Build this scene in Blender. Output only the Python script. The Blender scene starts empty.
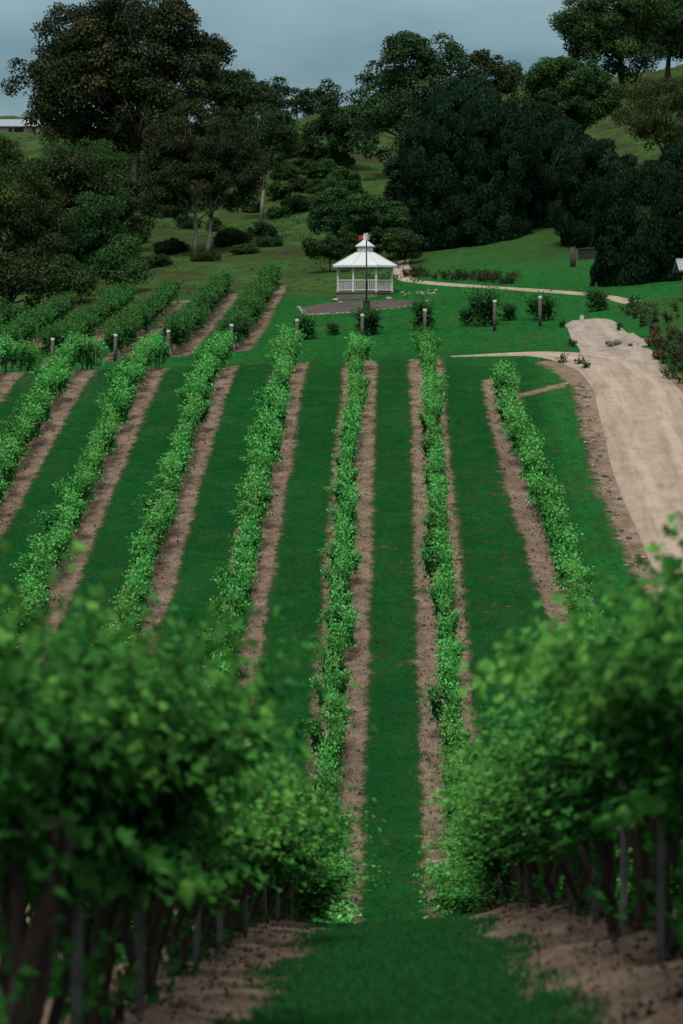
import bpy, math, random
import numpy as np
from math import radians as R, pi

# ------------------------------------------------------------------ scene, camera, light
S = bpy.context.scene
C = S.collection
F = 2800.0            # focal length in picture pixels
VX, HY = 393.0, 330.0 # where the rows' direction and the eye level fall

cam_d = bpy.data.cameras.new('camera')
cam = bpy.data.objects.new('camera', cam_d); C.objects.link(cam)
cam_d.sensor_fit = 'VERTICAL'; cam_d.sensor_height = 36.0; cam_d.sensor_width = 24.0
cam_d.lens = F / 1024 * 36
cam_d.shift_x = -(VX - 341.5) / 1024
cam_d.shift_y = -(512 - HY) / 1024
cam_d.clip_start = 0.1; cam_d.clip_end = 6000
cam.location = (0, 0, 0); cam.rotation_euler = (R(90), 0, 0)
cam_d.dof.use_dof = True; cam_d.dof.focus_distance = 125; cam_d.dof.aperture_fstop = 2.7
S.camera = cam

SUN_EL, SUN_AZ = 60, 192       # azimuth clockwise from +Y (ahead): behind the camera, to its left
W = bpy.data.worlds.new('World'); S.world = W; W.use_nodes = True
wt = W.node_tree; wt.nodes.clear()
wo = wt.nodes.new('ShaderNodeOutputWorld'); bg = wt.nodes.new('ShaderNodeBackground')
sky = wt.nodes.new('ShaderNodeTexSky'); sky.sky_type = 'NISHITA'; sky.sun_disc = False
sky.sun_elevation = R(SUN_EL); sky.sun_rotation = R(SUN_AZ)
sky.air_density = 1.0; sky.dust_density = 2.5; sky.ozone_density = 2.0
# a cloud deck veiling the sky: soft grey-blue banks by direction
tc = wt.nodes.new('ShaderNodeTexCoord')
mp = wt.nodes.new('ShaderNodeMapping'); mp.inputs['Scale'].default_value = (1.0, 1.0, 3.0)
nz = wt.nodes.new('ShaderNodeTexNoise'); nz.inputs['Scale'].default_value = 6.0; nz.inputs['Detail'].default_value = 4
nz.inputs['Roughness'].default_value = 0.5
cr = wt.nodes.new('ShaderNodeValToRGB')
cr.color_ramp.elements[0].position = 0.34; cr.color_ramp.elements[0].color = (0.42, 0.92, 1.15, 1)
cr.color_ramp.elements[1].position = 0.62; cr.color_ramp.elements[1].color = (1.35, 2.05, 2.28, 1)
mx = wt.nodes.new('ShaderNodeMix'); mx.data_type = 'RGBA'; mx.inputs['Factor'].default_value = 0.86
wt.links.new(tc.outputs['Generated'], mp.inputs['Vector']); wt.links.new(mp.outputs[0], nz.inputs['Vector'])
wt.links.new(nz.outputs['Fac'], cr.inputs[0])
wt.links.new(sky.outputs[0], mx.inputs[6]); wt.links.new(cr.outputs[0], mx.inputs[7])
# an overcast sky is about three times as bright overhead as low down
sx_ = wt.nodes.new('ShaderNodeSeparateXYZ'); wt.links.new(tc.outputs['Generated'], sx_.inputs[0])
mr = wt.nodes.new('ShaderNodeMapRange'); mr.inputs[1].default_value = 0.08; mr.inputs[2].default_value = 0.75; mr.interpolation_type = 'SMOOTHSTEP'
wt.links.new(sx_.outputs['Z'], mr.inputs[0])
mz = wt.nodes.new('ShaderNodeMix'); mz.data_type = 'RGBA'; mz.inputs[7].default_value = (5.6, 5.9, 5.7, 1)
wt.links.new(mr.outputs[0], mz.inputs[0]); wt.links.new(mx.outputs[2], mz.inputs[6])
wt.links.new(mz.outputs[2], bg.inputs['Color']); bg.inputs['Strength'].default_value = 0.10
wt.links.new(bg.outputs[0], wo.inputs['Surface'])

sun_d = bpy.data.lights.new('sun', 'SUN'); sun = bpy.data.objects.new('sun', sun_d); C.objects.link(sun)
sun_d.energy = 1.5; sun_d.angle = R(10); sun_d.color = (1.0, 0.95, 0.88)
sun.rotation_euler = (R(90 - SUN_EL), 0, R(180 - SUN_AZ))
sun.location = (-20, -20, 60)

S.view_settings.view_transform = 'Standard'; S.view_settings.look = 'None'
S.view_settings.gamma = 1; S.view_settings.use_curve_mapping = False
S.view_settings.exposure = 0.95
S.cycles.max_bounces = 6; S.cycles.transparent_max_bounces = 4
S.cycles.use_denoising = True

# ------------------------------------------------------------------ node materials
def mat(name):
    m = bpy.data.materials.new(name); m.use_nodes = True
    t = m.node_tree; b = t.nodes['Principled BSDF']
    b.inputs['Roughness'].default_value = 0.85
    b.inputs['Specular IOR Level'].default_value = 0.2
    return m, t, b
def N(t, kind, **kw):
    n = t.nodes.new('ShaderNode' + kind)
    for k, v in kw.items():
        if k in n.inputs: n.inputs[k].default_value = v
        else: setattr(n, k, v)
    return n
def L(t, a, b): t.links.new(a, b)
def noise(t, scale, detail=4, rough=0.55, vec=None):
    n = N(t, 'TexNoise', Scale=scale, Detail=detail, Roughness=rough)
    if vec is not None: L(t, vec, n.inputs['Vector'])
    return n.outputs['Fac']
def ramp(t, fac, stops):
    r = N(t, 'ValToRGB'); e = r.color_ramp.elements
    while len(e) < len(stops): e.new(0.5)
    for k, (p, c) in enumerate(stops):
        e[k].position = p; e[k].color = (*c, 1) if len(c) == 3 else c
    L(t, fac, r.inputs[0]); return r.outputs[0]
def mixc(t, f, a, b, mode='MIX'):
    m = N(t, 'Mix', data_type='RGBA', blend_type=mode)
    for s, v in ((0, f), (6, a), (7, b)):
        if hasattr(v, 'node'): L(t, v, m.inputs[s])
        else: m.inputs[s].default_value = v if s == 0 else (*v, 1)
    return m.outputs[2]
def mth(t, op, a, b=None, clamp=False):
    m = N(t, 'Math', operation=op, use_clamp=clamp)
    for s, v in ((0, a), (1, b)):
        if v is None: continue
        if hasattr(v, 'node'): L(t, v, m.inputs[s])
        else: m.inputs[s].default_value = v
    return m.outputs[0]
def bump(t, b, h, dist, strength=1.0):
    n = N(t, 'Bump', Distance=dist, Strength=strength)
    L(t, h, n.inputs['Height']); L(t, n.outputs[0], b.inputs['Normal'])
def attr(t, name):
    return N(t, 'Attribute', attribute_name=name).outputs['Fac']

def simple_mat(name, col, var=0.25, scale=6, rough=0.8, bmp=0.0):
    m, t, b = mat(name)
    tcn = N(t, 'TexCoord').outputs['Object']
    n = noise(t, scale, 5, 0.6, tcn)
    lo = tuple(c * (1 - var) for c in col); hi = tuple(min(1, c * (1 + var)) for c in col)
    L(t, ramp(t, n, [(0.3, lo), (0.7, hi)]), b.inputs['Base Color'])
    b.inputs['Roughness'].default_value = rough
    if bmp: bump(t, b, n, bmp)
    return m

def leaf_mat(name, dark, mid, tip, trans=0.35, rough=0.75, spec=0.08):
    """leaf blades: colour by each leaf's own value and age, part of the light passes through"""
    m, t, b = mat(name)
    v = attr(t, 'leaf')
    col = ramp(t, v, [(0.0, dark), (0.55, mid), (1.0, tip)])
    oi = N(t, 'ObjectInfo').outputs['Random']
    hs = N(t, 'HueSaturation')
    L(t, mth(t, 'ADD', mth(t, 'MULTIPLY', oi, 0.02), 0.49), hs.inputs['Hue'])
    L(t, mth(t, 'ADD', mth(t, 'MULTIPLY', oi, 0.3), 0.85), hs.inputs['Value'])
    L(t, col, hs.inputs['Color'])
    L(t, hs.outputs[0], b.inputs['Base Color'])
    b.inputs['Roughness'].default_value = rough; b.inputs['Specular IOR Level'].default_value = spec
    tr = N(t, 'BsdfTranslucent'); L(t, hs.outputs[0], tr.inputs['Color'])
    ms = N(t, 'MixShader'); ms.inputs[0].default_value = trans
    L(t, b.outputs[0], ms.inputs[1]); L(t, tr.outputs[0], ms.inputs[2])
    L(t, ms.outputs[0], t.nodes['Material Output'].inputs['Surface'])
    return m

# ground: mown grass, rough hillside grass, bare earth by the mesh's own soil / rough / lawn values
def ground_mat():
    m, t, b = mat('ground')
    P = N(t, 'NewGeometry').outputs['Position']
    big = noise(t, 0.09, 4, 0.6, P); med = noise(t, 0.7, 5, 0.62, P); fine = noise(t, 9.0, 5, 0.7, P)
    mpn = N(t, 'Mapping'); mpn.inputs['Scale'].default_value = (1.6, 0.45, 1.0); L(t, P, mpn.inputs['Vector'])
    streak = noise(t, 3.2, 4, 0.65, mpn.outputs[0])
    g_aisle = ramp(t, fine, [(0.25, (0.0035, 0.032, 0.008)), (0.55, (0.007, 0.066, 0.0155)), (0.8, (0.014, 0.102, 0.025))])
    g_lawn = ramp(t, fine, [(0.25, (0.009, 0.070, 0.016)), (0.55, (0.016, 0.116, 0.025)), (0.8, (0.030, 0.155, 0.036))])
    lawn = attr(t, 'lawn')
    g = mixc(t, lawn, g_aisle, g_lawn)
    g = mixc(t, mth(t, 'MULTIPLY', ramp(t, med, [(0.42, (0, 0, 0)), (0.75, (1, 1, 1))]), 0.5), g, (0.022, 0.088, 0.026))
    g = mixc(t, mth(t, 'MULTIPLY', ramp(t, streak, [(0.5, (0, 0, 0)), (0.72, (1, 1, 1))]), 0.35), g, (0.008, 0.036, 0.013))
    mow = N(t, 'Mapping'); mow.inputs['Scale'].default_value = (2.2, 0.10, 1.0); L(t, P, mow.inputs['Vector'])
    g = mixc(t, mth(t, 'MULTIPLY', ramp(t, noise(t, 1.0, 4, 0.6, mow.outputs[0]), [(0.5, (0, 0, 0)), (0.68, (1, 1, 1))]), 0.65), g, (0.018, 0.058, 0.011))
    g = mixc(t, mth(t, 'MULTIPLY', ramp(t, noise(t, 1.5, 5, 0.7, P), [(0.44, (0, 0, 0)), (0.6, (1, 1, 1))]), 0.5), g, (0.004, 0.036, 0.009))
    g = mixc(t, mth(t, 'MULTIPLY', ramp(t, noise(t, 0.32, 6, 0.7, P), [(0.52, (0, 0, 0)), (0.7, (1, 1, 1))]), 0.45), g, (0.024, 0.086, 0.020))
    rgh = ramp(t, mth(t, 'ADD', mth(t, 'MULTIPLY', med, 0.5), mth(t, 'MULTIPLY', fine, 0.5)),
               [(0.32, (0.014, 0.030, 0.011)), (0.5, (0.034, 0.072, 0.021)), (0.68, (0.066, 0.118, 0.032))])
    brown = ramp(t, noise(t, 0.085, 6, 0.7, P), [(0.47, (0, 0, 0)), (0.6, (1, 1, 1))])
    rgh = mixc(t, mth(t, 'MULTIPLY', brown, 0.8), rgh, (0.036, 0.030, 0.016))
    g = mixc(t, attr(t, 'rough'), g, rgh)
    soil = ramp(t, mth(t, 'ADD', mth(t, 'MULTIPLY', fine, 0.6), mth(t, 'MULTIPLY', med, 0.4)),
                [(0.3, (0.085, 0.060, 0.046)), (0.5, (0.215, 0.153, 0.118)), (0.72, (0.350, 0.258, 0.203))])
    litter = ramp(t, noise(t, 2.6, 5, 0.72, P), [(0.5, (0, 0, 0)), (0.66, (1, 1, 1))])
    soil = mixc(t, mth(t, 'MULTIPLY', litter, 0.5), soil, (0.085, 0.060, 0.040))
    soil = mixc(t, mth(t, 'MULTIPLY', ramp(t, noise(t, 0.9, 6, 0.75, P), [(0.46, (0, 0, 0)), (0.6, (1, 1, 1))]), 0.55), soil, (0.095, 0.068, 0.051))
    s = attr(t, 'soil')
    edge = mth(t, 'ADD', mth(t, 'ADD', s, mth(t, 'MULTIPLY', mth(t, 'SUBTRACT', big, 0.5), 0.9)), mth(t, 'ADD', mth(t, 'MULTIPLY', mth(t, 'SUBTRACT', noise(t, 1.5, 6, 0.72, P), 0.5), 1.9),
                                mth(t, 'MULTIPLY', mth(t, 'SUBTRACT', fine, 0.5), 0.35)))
    thin = ramp(t, edge, [(0.10, (0, 0, 0)), (0.40, (1, 1, 1))])
    g = mixc(t, mth(t, 'MULTIPLY', thin, mth(t, 'ADD', mth(t, 'MULTIPLY', med, .9), 0.15)), g, (0.058, 0.058, 0.026))
    mask = ramp(t, edge, [(0.30, (0, 0, 0)), (0.68, (1, 1, 1))])
    col = mixc(t, mask, g, soil)
    L(t, col, b.inputs['Base Color'])
    b.inputs['Roughness'].default_value = 0.95; b.inputs['Specular IOR Level'].default_value = 0.0
    bump(t, b, mth(t, 'ADD', fine, mth(t, 'MULTIPLY', med, 1.6)), 0.12, 0.9)
    return m
def gravel_mat(name, lo, mid, hi, tracks=0.0):
    m, t, b = mat(name)
    P = N(t, 'NewGeometry').outputs['Position']
    fine = noise(t, 14, 5, 0.75, P); med = noise(t, 0.8, 5, 0.6, P)
    c = ramp(t, mth(t, 'ADD', mth(t, 'MULTIPLY', fine, 0.45), mth(t, 'MULTIPLY', med, 0.55)), [(0.3, lo), (0.5, mid), (0.7, hi)])
    if tracks:
        a = attr(t, 'wear')
        wob = mth(t, 'ADD', a, mth(t, 'MULTIPLY', mth(t, 'SUBTRACT', noise(t, 0.5, 4, 0.6, P), 0.5), 0.5))
        c = mixc(t, mth(t, 'MULTIPLY', ramp(t, wob, [(0.35, (0, 0, 0)), (0.8, (1, 1, 1))]), tracks), c, tuple(min(1, x * 1.25) for x in hi))
        lit = ramp(t, noise(t, 2.3, 5, 0.7, P), [(0.56, (0, 0, 0)), (0.66, (1, 1, 1))])
        c = mixc(t, mth(t, 'MULTIPLY', lit, 0.4), c, tuple(x * 0.6 for x in lo))
    if tracks:
        mpn = N(t, 'Mapping'); mpn.inputs['Scale'].default_value = (2.0, 0.16, 1.0); L(t, P, mpn.inputs['Vector'])
        rut = ramp(t, noise(t, 1.3, 5, 0.6, mpn.outputs[0]), [(0.48, (0, 0, 0)), (0.66, (1, 1, 1))])
        c = mixc(t, mth(t, 'MULTIPLY', rut, 0.5), c, tuple(x * 0.72 for x in lo))
    L(t, c, b.inputs['Base Color']); b.inputs['Roughness'].default_value = 0.95
    bump(t, b, fine, 0.05, 0.7)
    return m

M = {}
M['ground'] = ground_mat()
M['road'] = gravel_mat('pale_gravel', (0.19, 0.142, 0.108), (0.27, 0.208, 0.162), (0.34, 0.27, 0.215), 0.35)
M['grey_gravel'] = gravel_mat('grey_gravel', (0.17, 0.138, 0.113), (0.25, 0.205, 0.172), (0.32, 0.268, 0.226), 0.25)
M['mulch'] = gravel_mat('bark_mulch', (0.024, 0.018, 0.015), (0.055, 0.042, 0.036), (0.105, 0.084, 0.072))
M['spoil'] = gravel_mat('spoil', (0.09, 0.07, 0.055), (0.22, 0.175, 0.14), (0.36, 0.30, 0.25))
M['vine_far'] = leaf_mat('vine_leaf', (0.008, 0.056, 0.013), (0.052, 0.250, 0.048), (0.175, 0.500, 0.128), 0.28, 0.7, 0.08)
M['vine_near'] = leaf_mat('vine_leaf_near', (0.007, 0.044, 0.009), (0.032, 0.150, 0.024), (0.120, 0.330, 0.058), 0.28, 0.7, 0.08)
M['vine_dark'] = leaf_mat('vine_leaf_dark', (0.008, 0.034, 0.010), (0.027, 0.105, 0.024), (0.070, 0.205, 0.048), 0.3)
M['euc'] = leaf_mat('eucalypt_leaf', (0.008, 0.015, 0.006), (0.024, 0.035, 0.013), (0.086, 0.084, 0.028), 0.12, 0.6)
M['euc_green'] = leaf_mat('eucalypt_green_leaf', (0.008, 0.023, 0.009), (0.025, 0.056, 0.019), (0.070, 0.115, 0.038), 0.15)
M['rust'] = leaf_mat('russet_leaf', (0.009, 0.015, 0.007), (0.026, 0.039, 0.014), (0.088, 0.070, 0.030), 0.15)
M['olive'] = leaf_mat('olive_leaf', (0.008, 0.020, 0.006), (0.026, 0.048, 0.014), (0.080, 0.102, 0.026), 0.15)
M['green'] = leaf_mat('green_leaf', (0.009, 0.030, 0.009), (0.028, 0.074, 0.020), (0.074, 0.145, 0.038), 0.2)
M['cypress'] = leaf_mat('cypress_leaf', (0.003, 0.011, 0.006), (0.009, 0.029, 0.013), (0.030, 0.074, 0.033), 0.08)
M['yellow'] = leaf_mat('yellow_leaf', (0.017, 0.027, 0.011), (0.046, 0.066, 0.021), (0.100, 0.110, 0.034), 0.25)
M['weed'] = leaf_mat('dry_weed', (0.022, 0.018, 0.010), (0.060, 0.040, 0.021), (0.110, 0.072, 0.036), 0.2)
M['dry'] = leaf_mat('dry_grass', (0.020, 0.022, 0.010), (0.050, 0.046, 0.020), (0.095, 0.080, 0.036), 0.25)
M['grass'] = leaf_mat('grass_blade', (0.005, 0.044, 0.009), (0.010, 0.078, 0.015), (0.026, 0.125, 0.026), 0.3)
M['longgrass'] = leaf_mat('long_grass_blade', (0.016, 0.038, 0.014), (0.036, 0.078, 0.026), (0.085, 0.125, 0.045), 0.3)
M['vine_bark'] = simple_mat('vine_bark', (0.034, 0.025, 0.020), 0.5, 18, 0.95, 0.02)
M['bark_dark'] = simple_mat('dark_bark', (0.045, 0.036, 0.030), 0.4, 3, 0.95, 0.05)
M['bark_pale'] = simple_mat('pale_bark', (0.20, 0.175, 0.15), 0.45, 1.3, 0.9, 0.04)
M['post'] = simple_mat('weathered_post', (0.085, 0.082, 0.08), 0.6, 7, 0.9, 0.01)
M['steel'] = simple_mat('dull_steel', (0.085, 0.088, 0.09), 0.4, 12, 0.7)
M['white'] = simple_mat('white_paint', (0.50, 0.50, 0.49), 0.06, 2.5, 0.5)
M['roofw'] = simple_mat('white_roof', (0.44, 0.46, 0.475), 0.06, 1.2, 0.45)
M['stone'] = simple_mat('pale_stone', (0.24, 0.205, 0.175), 0.4, 4, 0.9, 0.03)
M['rock'] = simple_mat('grey_rock', (0.11, 0.095, 0.085), 0.4, 4, 0.9, 0.03)
M['floor'] = simple_mat('deck_boards', (0.14, 0.11, 0.09), 0.3, 5, 0.85)
M['black'] = simple_mat('black_iron', (0.022, 0.024, 0.026), 0.3, 10, 0.55)
M['red'] = simple_mat('red_paint', (0.33, 0.03, 0.03), 0.2, 8, 0.5)
M['pale'] = simple_mat('pale_metal', (0.48, 0.52, 0.54), 0.15, 8, 0.5)
M['blue'] = simple_mat('blue_plastic', (0.03, 0.07, 0.13), 0.15, 8, 0.5)
M['brick'] = simple_mat('orange_brown_boards', (0.24, 0.095, 0.045), 0.3, 6, 0.85)
M['tin'] = simple_mat('grey_tin', (0.20, 0.23, 0.265), 0.15, 3, 0.5)
M['cream'] = simple_mat('cream_wall', (0.34, 0.31, 0.25), 0.15, 1.0, 0.8)
M['dark'] = simple_mat('dark_opening', (0.02, 0.02, 0.022), 0.2, 4, 0.6)
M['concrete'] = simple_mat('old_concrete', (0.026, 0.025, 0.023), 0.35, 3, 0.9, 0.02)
M['log'] = simple_mat('old_log', (0.060, 0.046, 0.036), 0.4, 8, 0.95, 0.02)

# ------------------------------------------------------------------ the lie of the land
_py = [(-60, 3), (-20, 0.9), (0, -1.7), (8, -2.85), (17, -4.15), (26, -5.75), (35, -7.45), (40, -8.55), (45, -9.8), (55, -12.9), (60, -14.4),
       (64, -15.2), (67, -15.25), (70, -14.75), (76, -13.6), (84, -12.1), (100, -9.07), (120, -5.28), (135, -2.5), (142, -1.6), (150, -1.2),
       (160, -0.6), (180, 0.9), (200, 2.6), (212, 3.9), (230, 6.3), (260, 10.2), (300, 16), (350, 23.5), (400, 32), (450, 33.5), (520, 31), (700, 20), (1200, 10), (4000, 0)]
_Y = np.arange(-60, 4000, 0.5)
_Z = np.interp(_Y, *zip(*_py))
def _smooth(z, s):
    k = np.exp(-0.5 * (np.arange(-4 * s, 4 * s + 1) / s) ** 2); k /= k.sum()
    return np.convolve(np.pad(z, 4 * s, mode='edge'), k, mode='valid')
_Z = np.where(_Y < 145, _smooth(_Z, 4), _smooth(_Z, 14))
_cl = [(0, .12), (28, .12), (40, .05), (65, 0), (138, 0), (150, .078), (210, .092), (245, .08), (285, .025), (380, .06), (400, .095), (435, .085), (520, .05), (4000, 0)]
_cr = [(0, .12), (28, .12), (40, .05), (65, 0), (128, 0), (140, .03), (165, .06), (185, .1), (215, .1), (260, .12), (350, .15), (400, .17), (900, .1), (4000, 0)]
ROWS = [-19.25 - 3.5, -19.25, -15.75, -12.25, -8.75, -5.25, -1.75, 1.75, 5.25]
def row_bend(i_x, y):
    return np.where(np.abs(i_x - 5.25) < .1, 1.0 * np.clip((128 - y) / 32.0, 0, 1.7) ** 1.2, 0.0)
def H(x, y):
    x = np.asarray(x, float); y = np.asarray(y, float)
    z = np.interp(y, _Y, _Z)
    lim = np.interp(y, [0, 60, 140, 250, 4000], [10, 14, 40, 80, 500])
    xs = lim * np.tanh(x / lim)
    z = z + xs * np.where(x < 0, np.interp(y, *zip(*_cl)), np.interp(y, *zip(*_cr)))
    far = np.clip((y - 205) / 80, 0, 1)
    z = z + far * (0.7 * np.sin(x * .11 + y * .05) + 0.5 * np.sin(x * .23 - y * .09 + 1.3) + .25 * np.sin(x * .5 + y * .31))
    z = z + 17 * np.exp(-((x + 92) / 32) ** 2 / 2 - ((y - 545) / 45) ** 2 / 2)
    z = z + 1.0 * np.exp(-((x - 17.4) / 2.2) ** 2 / 2 - ((y - 158) / 12) ** 2 / 2)
    z = z + 0.03 * np.sin(x * .9 + .4 * y) * np.sin(y * .37 - x * .2)
    # the tilled soil banked up under the two nearest rows
    near = np.clip((60 - y) / 20, 0, 1)
    for rx in (-1.75, 1.75):
        z = z + near * np.exp(-((x - rx) / .75) ** 2) * (0.16 + .035 * np.sin(x * 5.1 + y * 2.3) + .03 * np.sin(y * 4.3 - x * 3.1 + 2 * np.sin(y)) + .025 * np.sin(x * 9 - y * 1.7))
    return z
def h(x, y): return float(H(x, y))
def slope(x, y): return (h(x, y + 1) - h(x, y - 1)) / 2
def at(px, y): return (px - VX) * y / F          # sideways metres of a picture column at a depth
def up(py, y): return (HY - py) * y / F
def G(px, py, y0=72, y1=900):
    """the spot of ground seen at a picture point"""
    ys = np.arange(y0, y1, 0.25); xs = (px - VX) * ys / F
    d = HY - F * H(xs, ys) / ys - py
    k = np.nonzero(d <= 0)[0]
    y = ys[k[0]] if len(k) else ys[-1]
    return at(px, y), float(y)

# ------------------------------------------------------------------ mesh helpers
def make(name, V, Fs, m, parent=None, leaf=None, smooth=False):
    me = bpy.data.meshes.new(name)
    V = np.asarray(V, np.float32)
    if isinstance(Fs, np.ndarray):
        n, k = Fs.shape
        me.vertices.add(len(V)); me.vertices.foreach_set('co', V.ravel())
        me.loops.add(n * k); me.loops.foreach_set('vertex_index', Fs.astype(np.int32).ravel())
        me.polygons.add(n); me.polygons.foreach_set('loop_start', np.arange(0, n * k, k, dtype=np.int32))
        me.update(calc_edges=True); me.validate()
    else:
        me.from_pydata([tuple(map(float, v)) for v in V], [], [tuple(map(int, f)) for f in Fs])
    if leaf is not None:
        a = me.attributes.new('leaf', 'FLOAT', 'POINT'); a.data.foreach_set('value', np.asarray(leaf, np.float32))
    if smooth: me.polygons.foreach_set('use_smooth', [True] * len(me.polygons))
    if m: me.materials.append(m)
    o = bpy.data.objects.new(name, me); C.objects.link(o)
    if parent: o.parent = parent
    return o
class MB:
    """collects shapes into one mesh"""
    def __init__(s): s.v = []; s.f = []
    def add(s, V, Fs):
        n = len(s.v); s.v += [tuple(map(float, v)) for v in V]; s.f += [tuple(int(i) + n for i in f) for f in Fs]; return s
    def box(s, c, d, rz=0.0, tilt=None):
        x, y, z = (k / 2 for k in d); b = min(x, y, z) * .12
        # bevelled box: eight corners cut
        V = []
        for sx in (-1, 1):
            for sy in (-1, 1):
                for sz in (-1, 1):
                    V += [(sx * (x - b), sy * (y - b), sz * z), (sx * (x - b), sy * y, sz * (z - b)), (sx * x, sy * (y - b), sz * (z - b))]
        q = lambda sx, sy, sz, k: ((sx > 0) * 4 + (sy > 0) * 2 + (sz > 0)) * 3 + k
        Fs = []
        for sz in (-1, 1): Fs.append([q(-1, -1, sz, 0), q(1, -1, sz, 0), q(1, 1, sz, 0), q(-1, 1, sz, 0)][::sz])
        for sy in (-1, 1): Fs.append([q(-1, sy, -1, 1), q(1, sy, -1, 1), q(1, sy, 1, 1), q(-1, sy, 1, 1)][::-sy])
        for sx in (-1, 1): Fs.append([q(sx, -1, -1, 2), q(sx, 1, -1, 2), q(sx, 1, 1, 2), q(sx, -1, 1, 2)][::sx])
        for sx in (-1, 1):
            for sy in (-1, 1): Fs.append([q(sx, sy, -1, 1), q(sx, sy, -1, 2), q(sx, sy, 1, 2), q(sx, sy, 1, 1)][::sx * sy])
            for sz in (-1, 1): Fs.append([q(sx, -1, sz, 0), q(sx, -1, sz, 2), q(sx, 1, sz, 2), q(sx, 1, sz, 0)][::-sx * sz])
        for sy in (-1, 1):
            for sz in (-1, 1): Fs.append([q(-1, sy, sz, 0), q(-1, sy, sz, 1), q(1, sy, sz, 1), q(1, sy, sz, 0)][::sy * sz])
        for sx in (-1, 1):
            for sy in (-1, 1):
                for sz in (-1, 1): Fs.append([q(sx, sy, sz, 0), q(sx, sy, sz, 1), q(sx, sy, sz, 2)][::-sx * sy * sz])
        V = np.array(V)
        if tilt is not None: V = V @ np.array(tilt).T
        cz, sn = math.cos(rz), math.sin(rz)
        V = V @ np.array([[cz, -sn, 0], [sn, cz, 0], [0, 0, 1]]).T + np.array(c)
        return s.add(V, Fs)
    def tube(s, pts, rad, n=6, cap=True):
        pts = np.asarray(pts, float); k = len(pts)
        rad = np.broadcast_to(np.asarray(rad, float), (k,))
        V = []; ref = np.array([0.31, 0.95, 0.05])
        for i in range(k):
            d = pts[min(i + 1, k - 1)] - pts[max(i - 1, 0)]; d /= np.linalg.norm(d) + 1e-9
            if abs(d @ ref) > .95: ref = np.array([1., 0, 0])
            a = np.cross(d, ref); a /= np.linalg.norm(a); b = np.cross(d, a)
            for j in range(n):
                t = 2 * pi * j / n; V.append(pts[i] + rad[i] * (math.cos(t) * a + math.sin(t) * b))
        Fs = [(i * n + j, i * n + (j + 1) % n, (i + 1) * n + (j + 1) % n, (i + 1) * n + j) for i in range(k - 1) for j in range(n)]
        if cap: Fs += [tuple(range(n))[::-1], tuple((k - 1) * n + j for j in range(n))]
        return s.add(V, Fs)
    def lathe(s, prof, n=8, ph=0.0, c=(0, 0, 0)):
        V = []; k = len(prof)
        for r, z in prof:
            for j in range(n):
                t = 2 * pi * j / n + ph; V.append((c[0] + r * math.cos(t), c[1] + r * math.sin(t), c[2] + z))
        Fs = [(i * n + j, i * n + (j + 1) % n, (i + 1) * n + (j + 1) % n, (i + 1) * n + j) for i in range(k - 1) for j in range(n)]
        Fs += [tuple(range(n))[::-1], tuple((k - 1) * n + j for j in range(n))]
        return s.add(V, Fs)
    def build(s, name, m, parent=None, smooth=False): return make(name, s.v, s.f, m, parent, smooth=smooth)

def tag(o, label, cat, group=None, kind=None):
    o['label'] = label; o['category'] = cat
    if group: o['group'] = group
    if kind: o['kind'] = kind
    return o
def structure(o): o['kind'] = 'structure'; return o
def empty(name, x, y, z=None, rz=0.0):
    o = bpy.data.objects.new(name, None); C.objects.link(o)
    o.location = (x, y, h(x, y) if z is None else z); o.rotation_euler = (0, 0, rz); o.empty_display_size = .3
    return o
def copy_thing(src, x, y, z, rz=0, sc=(1, 1, 1), rx=0):
    o = src.copy(); C.objects.link(o); o.location = (x, y, z); o.rotation_euler = (rx, 0, rz); o.scale = sc
    for ch in src.children:
        c = ch.copy(); C.objects.link(c); c.parent = o
    return o
def unit(a): return a / (np.linalg.norm(a, axis=-1, keepdims=True) + 1e-9)
def cards(c, axis, nrm, ln, wd, lobed=False, curl=0.12):
    """leaf blades: c centres, axis the leaf's length, nrm its face; a folded rhombus or a three-lobed vine leaf"""
    n = len(c); ax = unit(axis); sd = unit(np.cross(ax, nrm)); nn = np.cross(sd, ax)
    ln = np.broadcast_to(ln, (n,))[:, None]; wd = np.broadcast_to(wd, (n,))[:, None]
    def p(u, v, w): return c + sd * wd * u + ax * ln * v + nn * ln * w
    if not lobed:
        V = np.stack([p(0, -.5, 0), p(.5, 0.0, curl), p(0, .5, -curl), p(-.5, .0, curl)], 1)
        return V.reshape(-1, 3), np.arange(n * 4).reshape(n, 4), 4
    V = np.stack([p(0, -.38, 0), p(.42, -.5, curl), p(.56, -.02, curl * .6), p(.2, .08, curl * .4), p(0, .55, -curl),
                  p(-.2, .08, curl * .4), p(-.56, -.02, curl * .6), p(-.42, -.5, curl)], 1)
    base = np.arange(n)[:, None] * 8
    Fs = np.concatenate([base + np.array([[0, 1, 2, 3]]), base + np.array([[0, 3, 4, 5]]), base + np.array([[0, 5, 6, 7]])])
    return V.reshape(-1, 3), Fs, 8

# ------------------------------------------------------------------ the ground, one sheet
def graded(a, fine0, fine1, b, step, grow):
    mid = list(np.arange(fine0, fine1, step)); lo = []; v, s = fine0, step
    while v > a: s *= grow; v -= s; lo.append(v)
    hi = []; v, s = mid[-1], step
    while v < b: s *= grow; v += s; hi.append(v)
    return np.array(lo[::-1] + mid + hi)
gx = graded(-1500, -30, 24, 1500, 0.26, 1.07)
gy = graded(-60, 6, 215, 3000, 0.5, 1.035)
XX, YY = np.meshgrid(gx, gy)
ZZ = H(XX, YY)
# upper block of rows on the left, its own spots of bare soil
UP = [(-9.2, 161, 214), (-12.7, 161, 210), (-16.2, 161, 208), (-19.7, 161, 204), (-23.2, 163, 200), (-26.7, 164, 196), (-30.2, 166, 192)]
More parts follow.
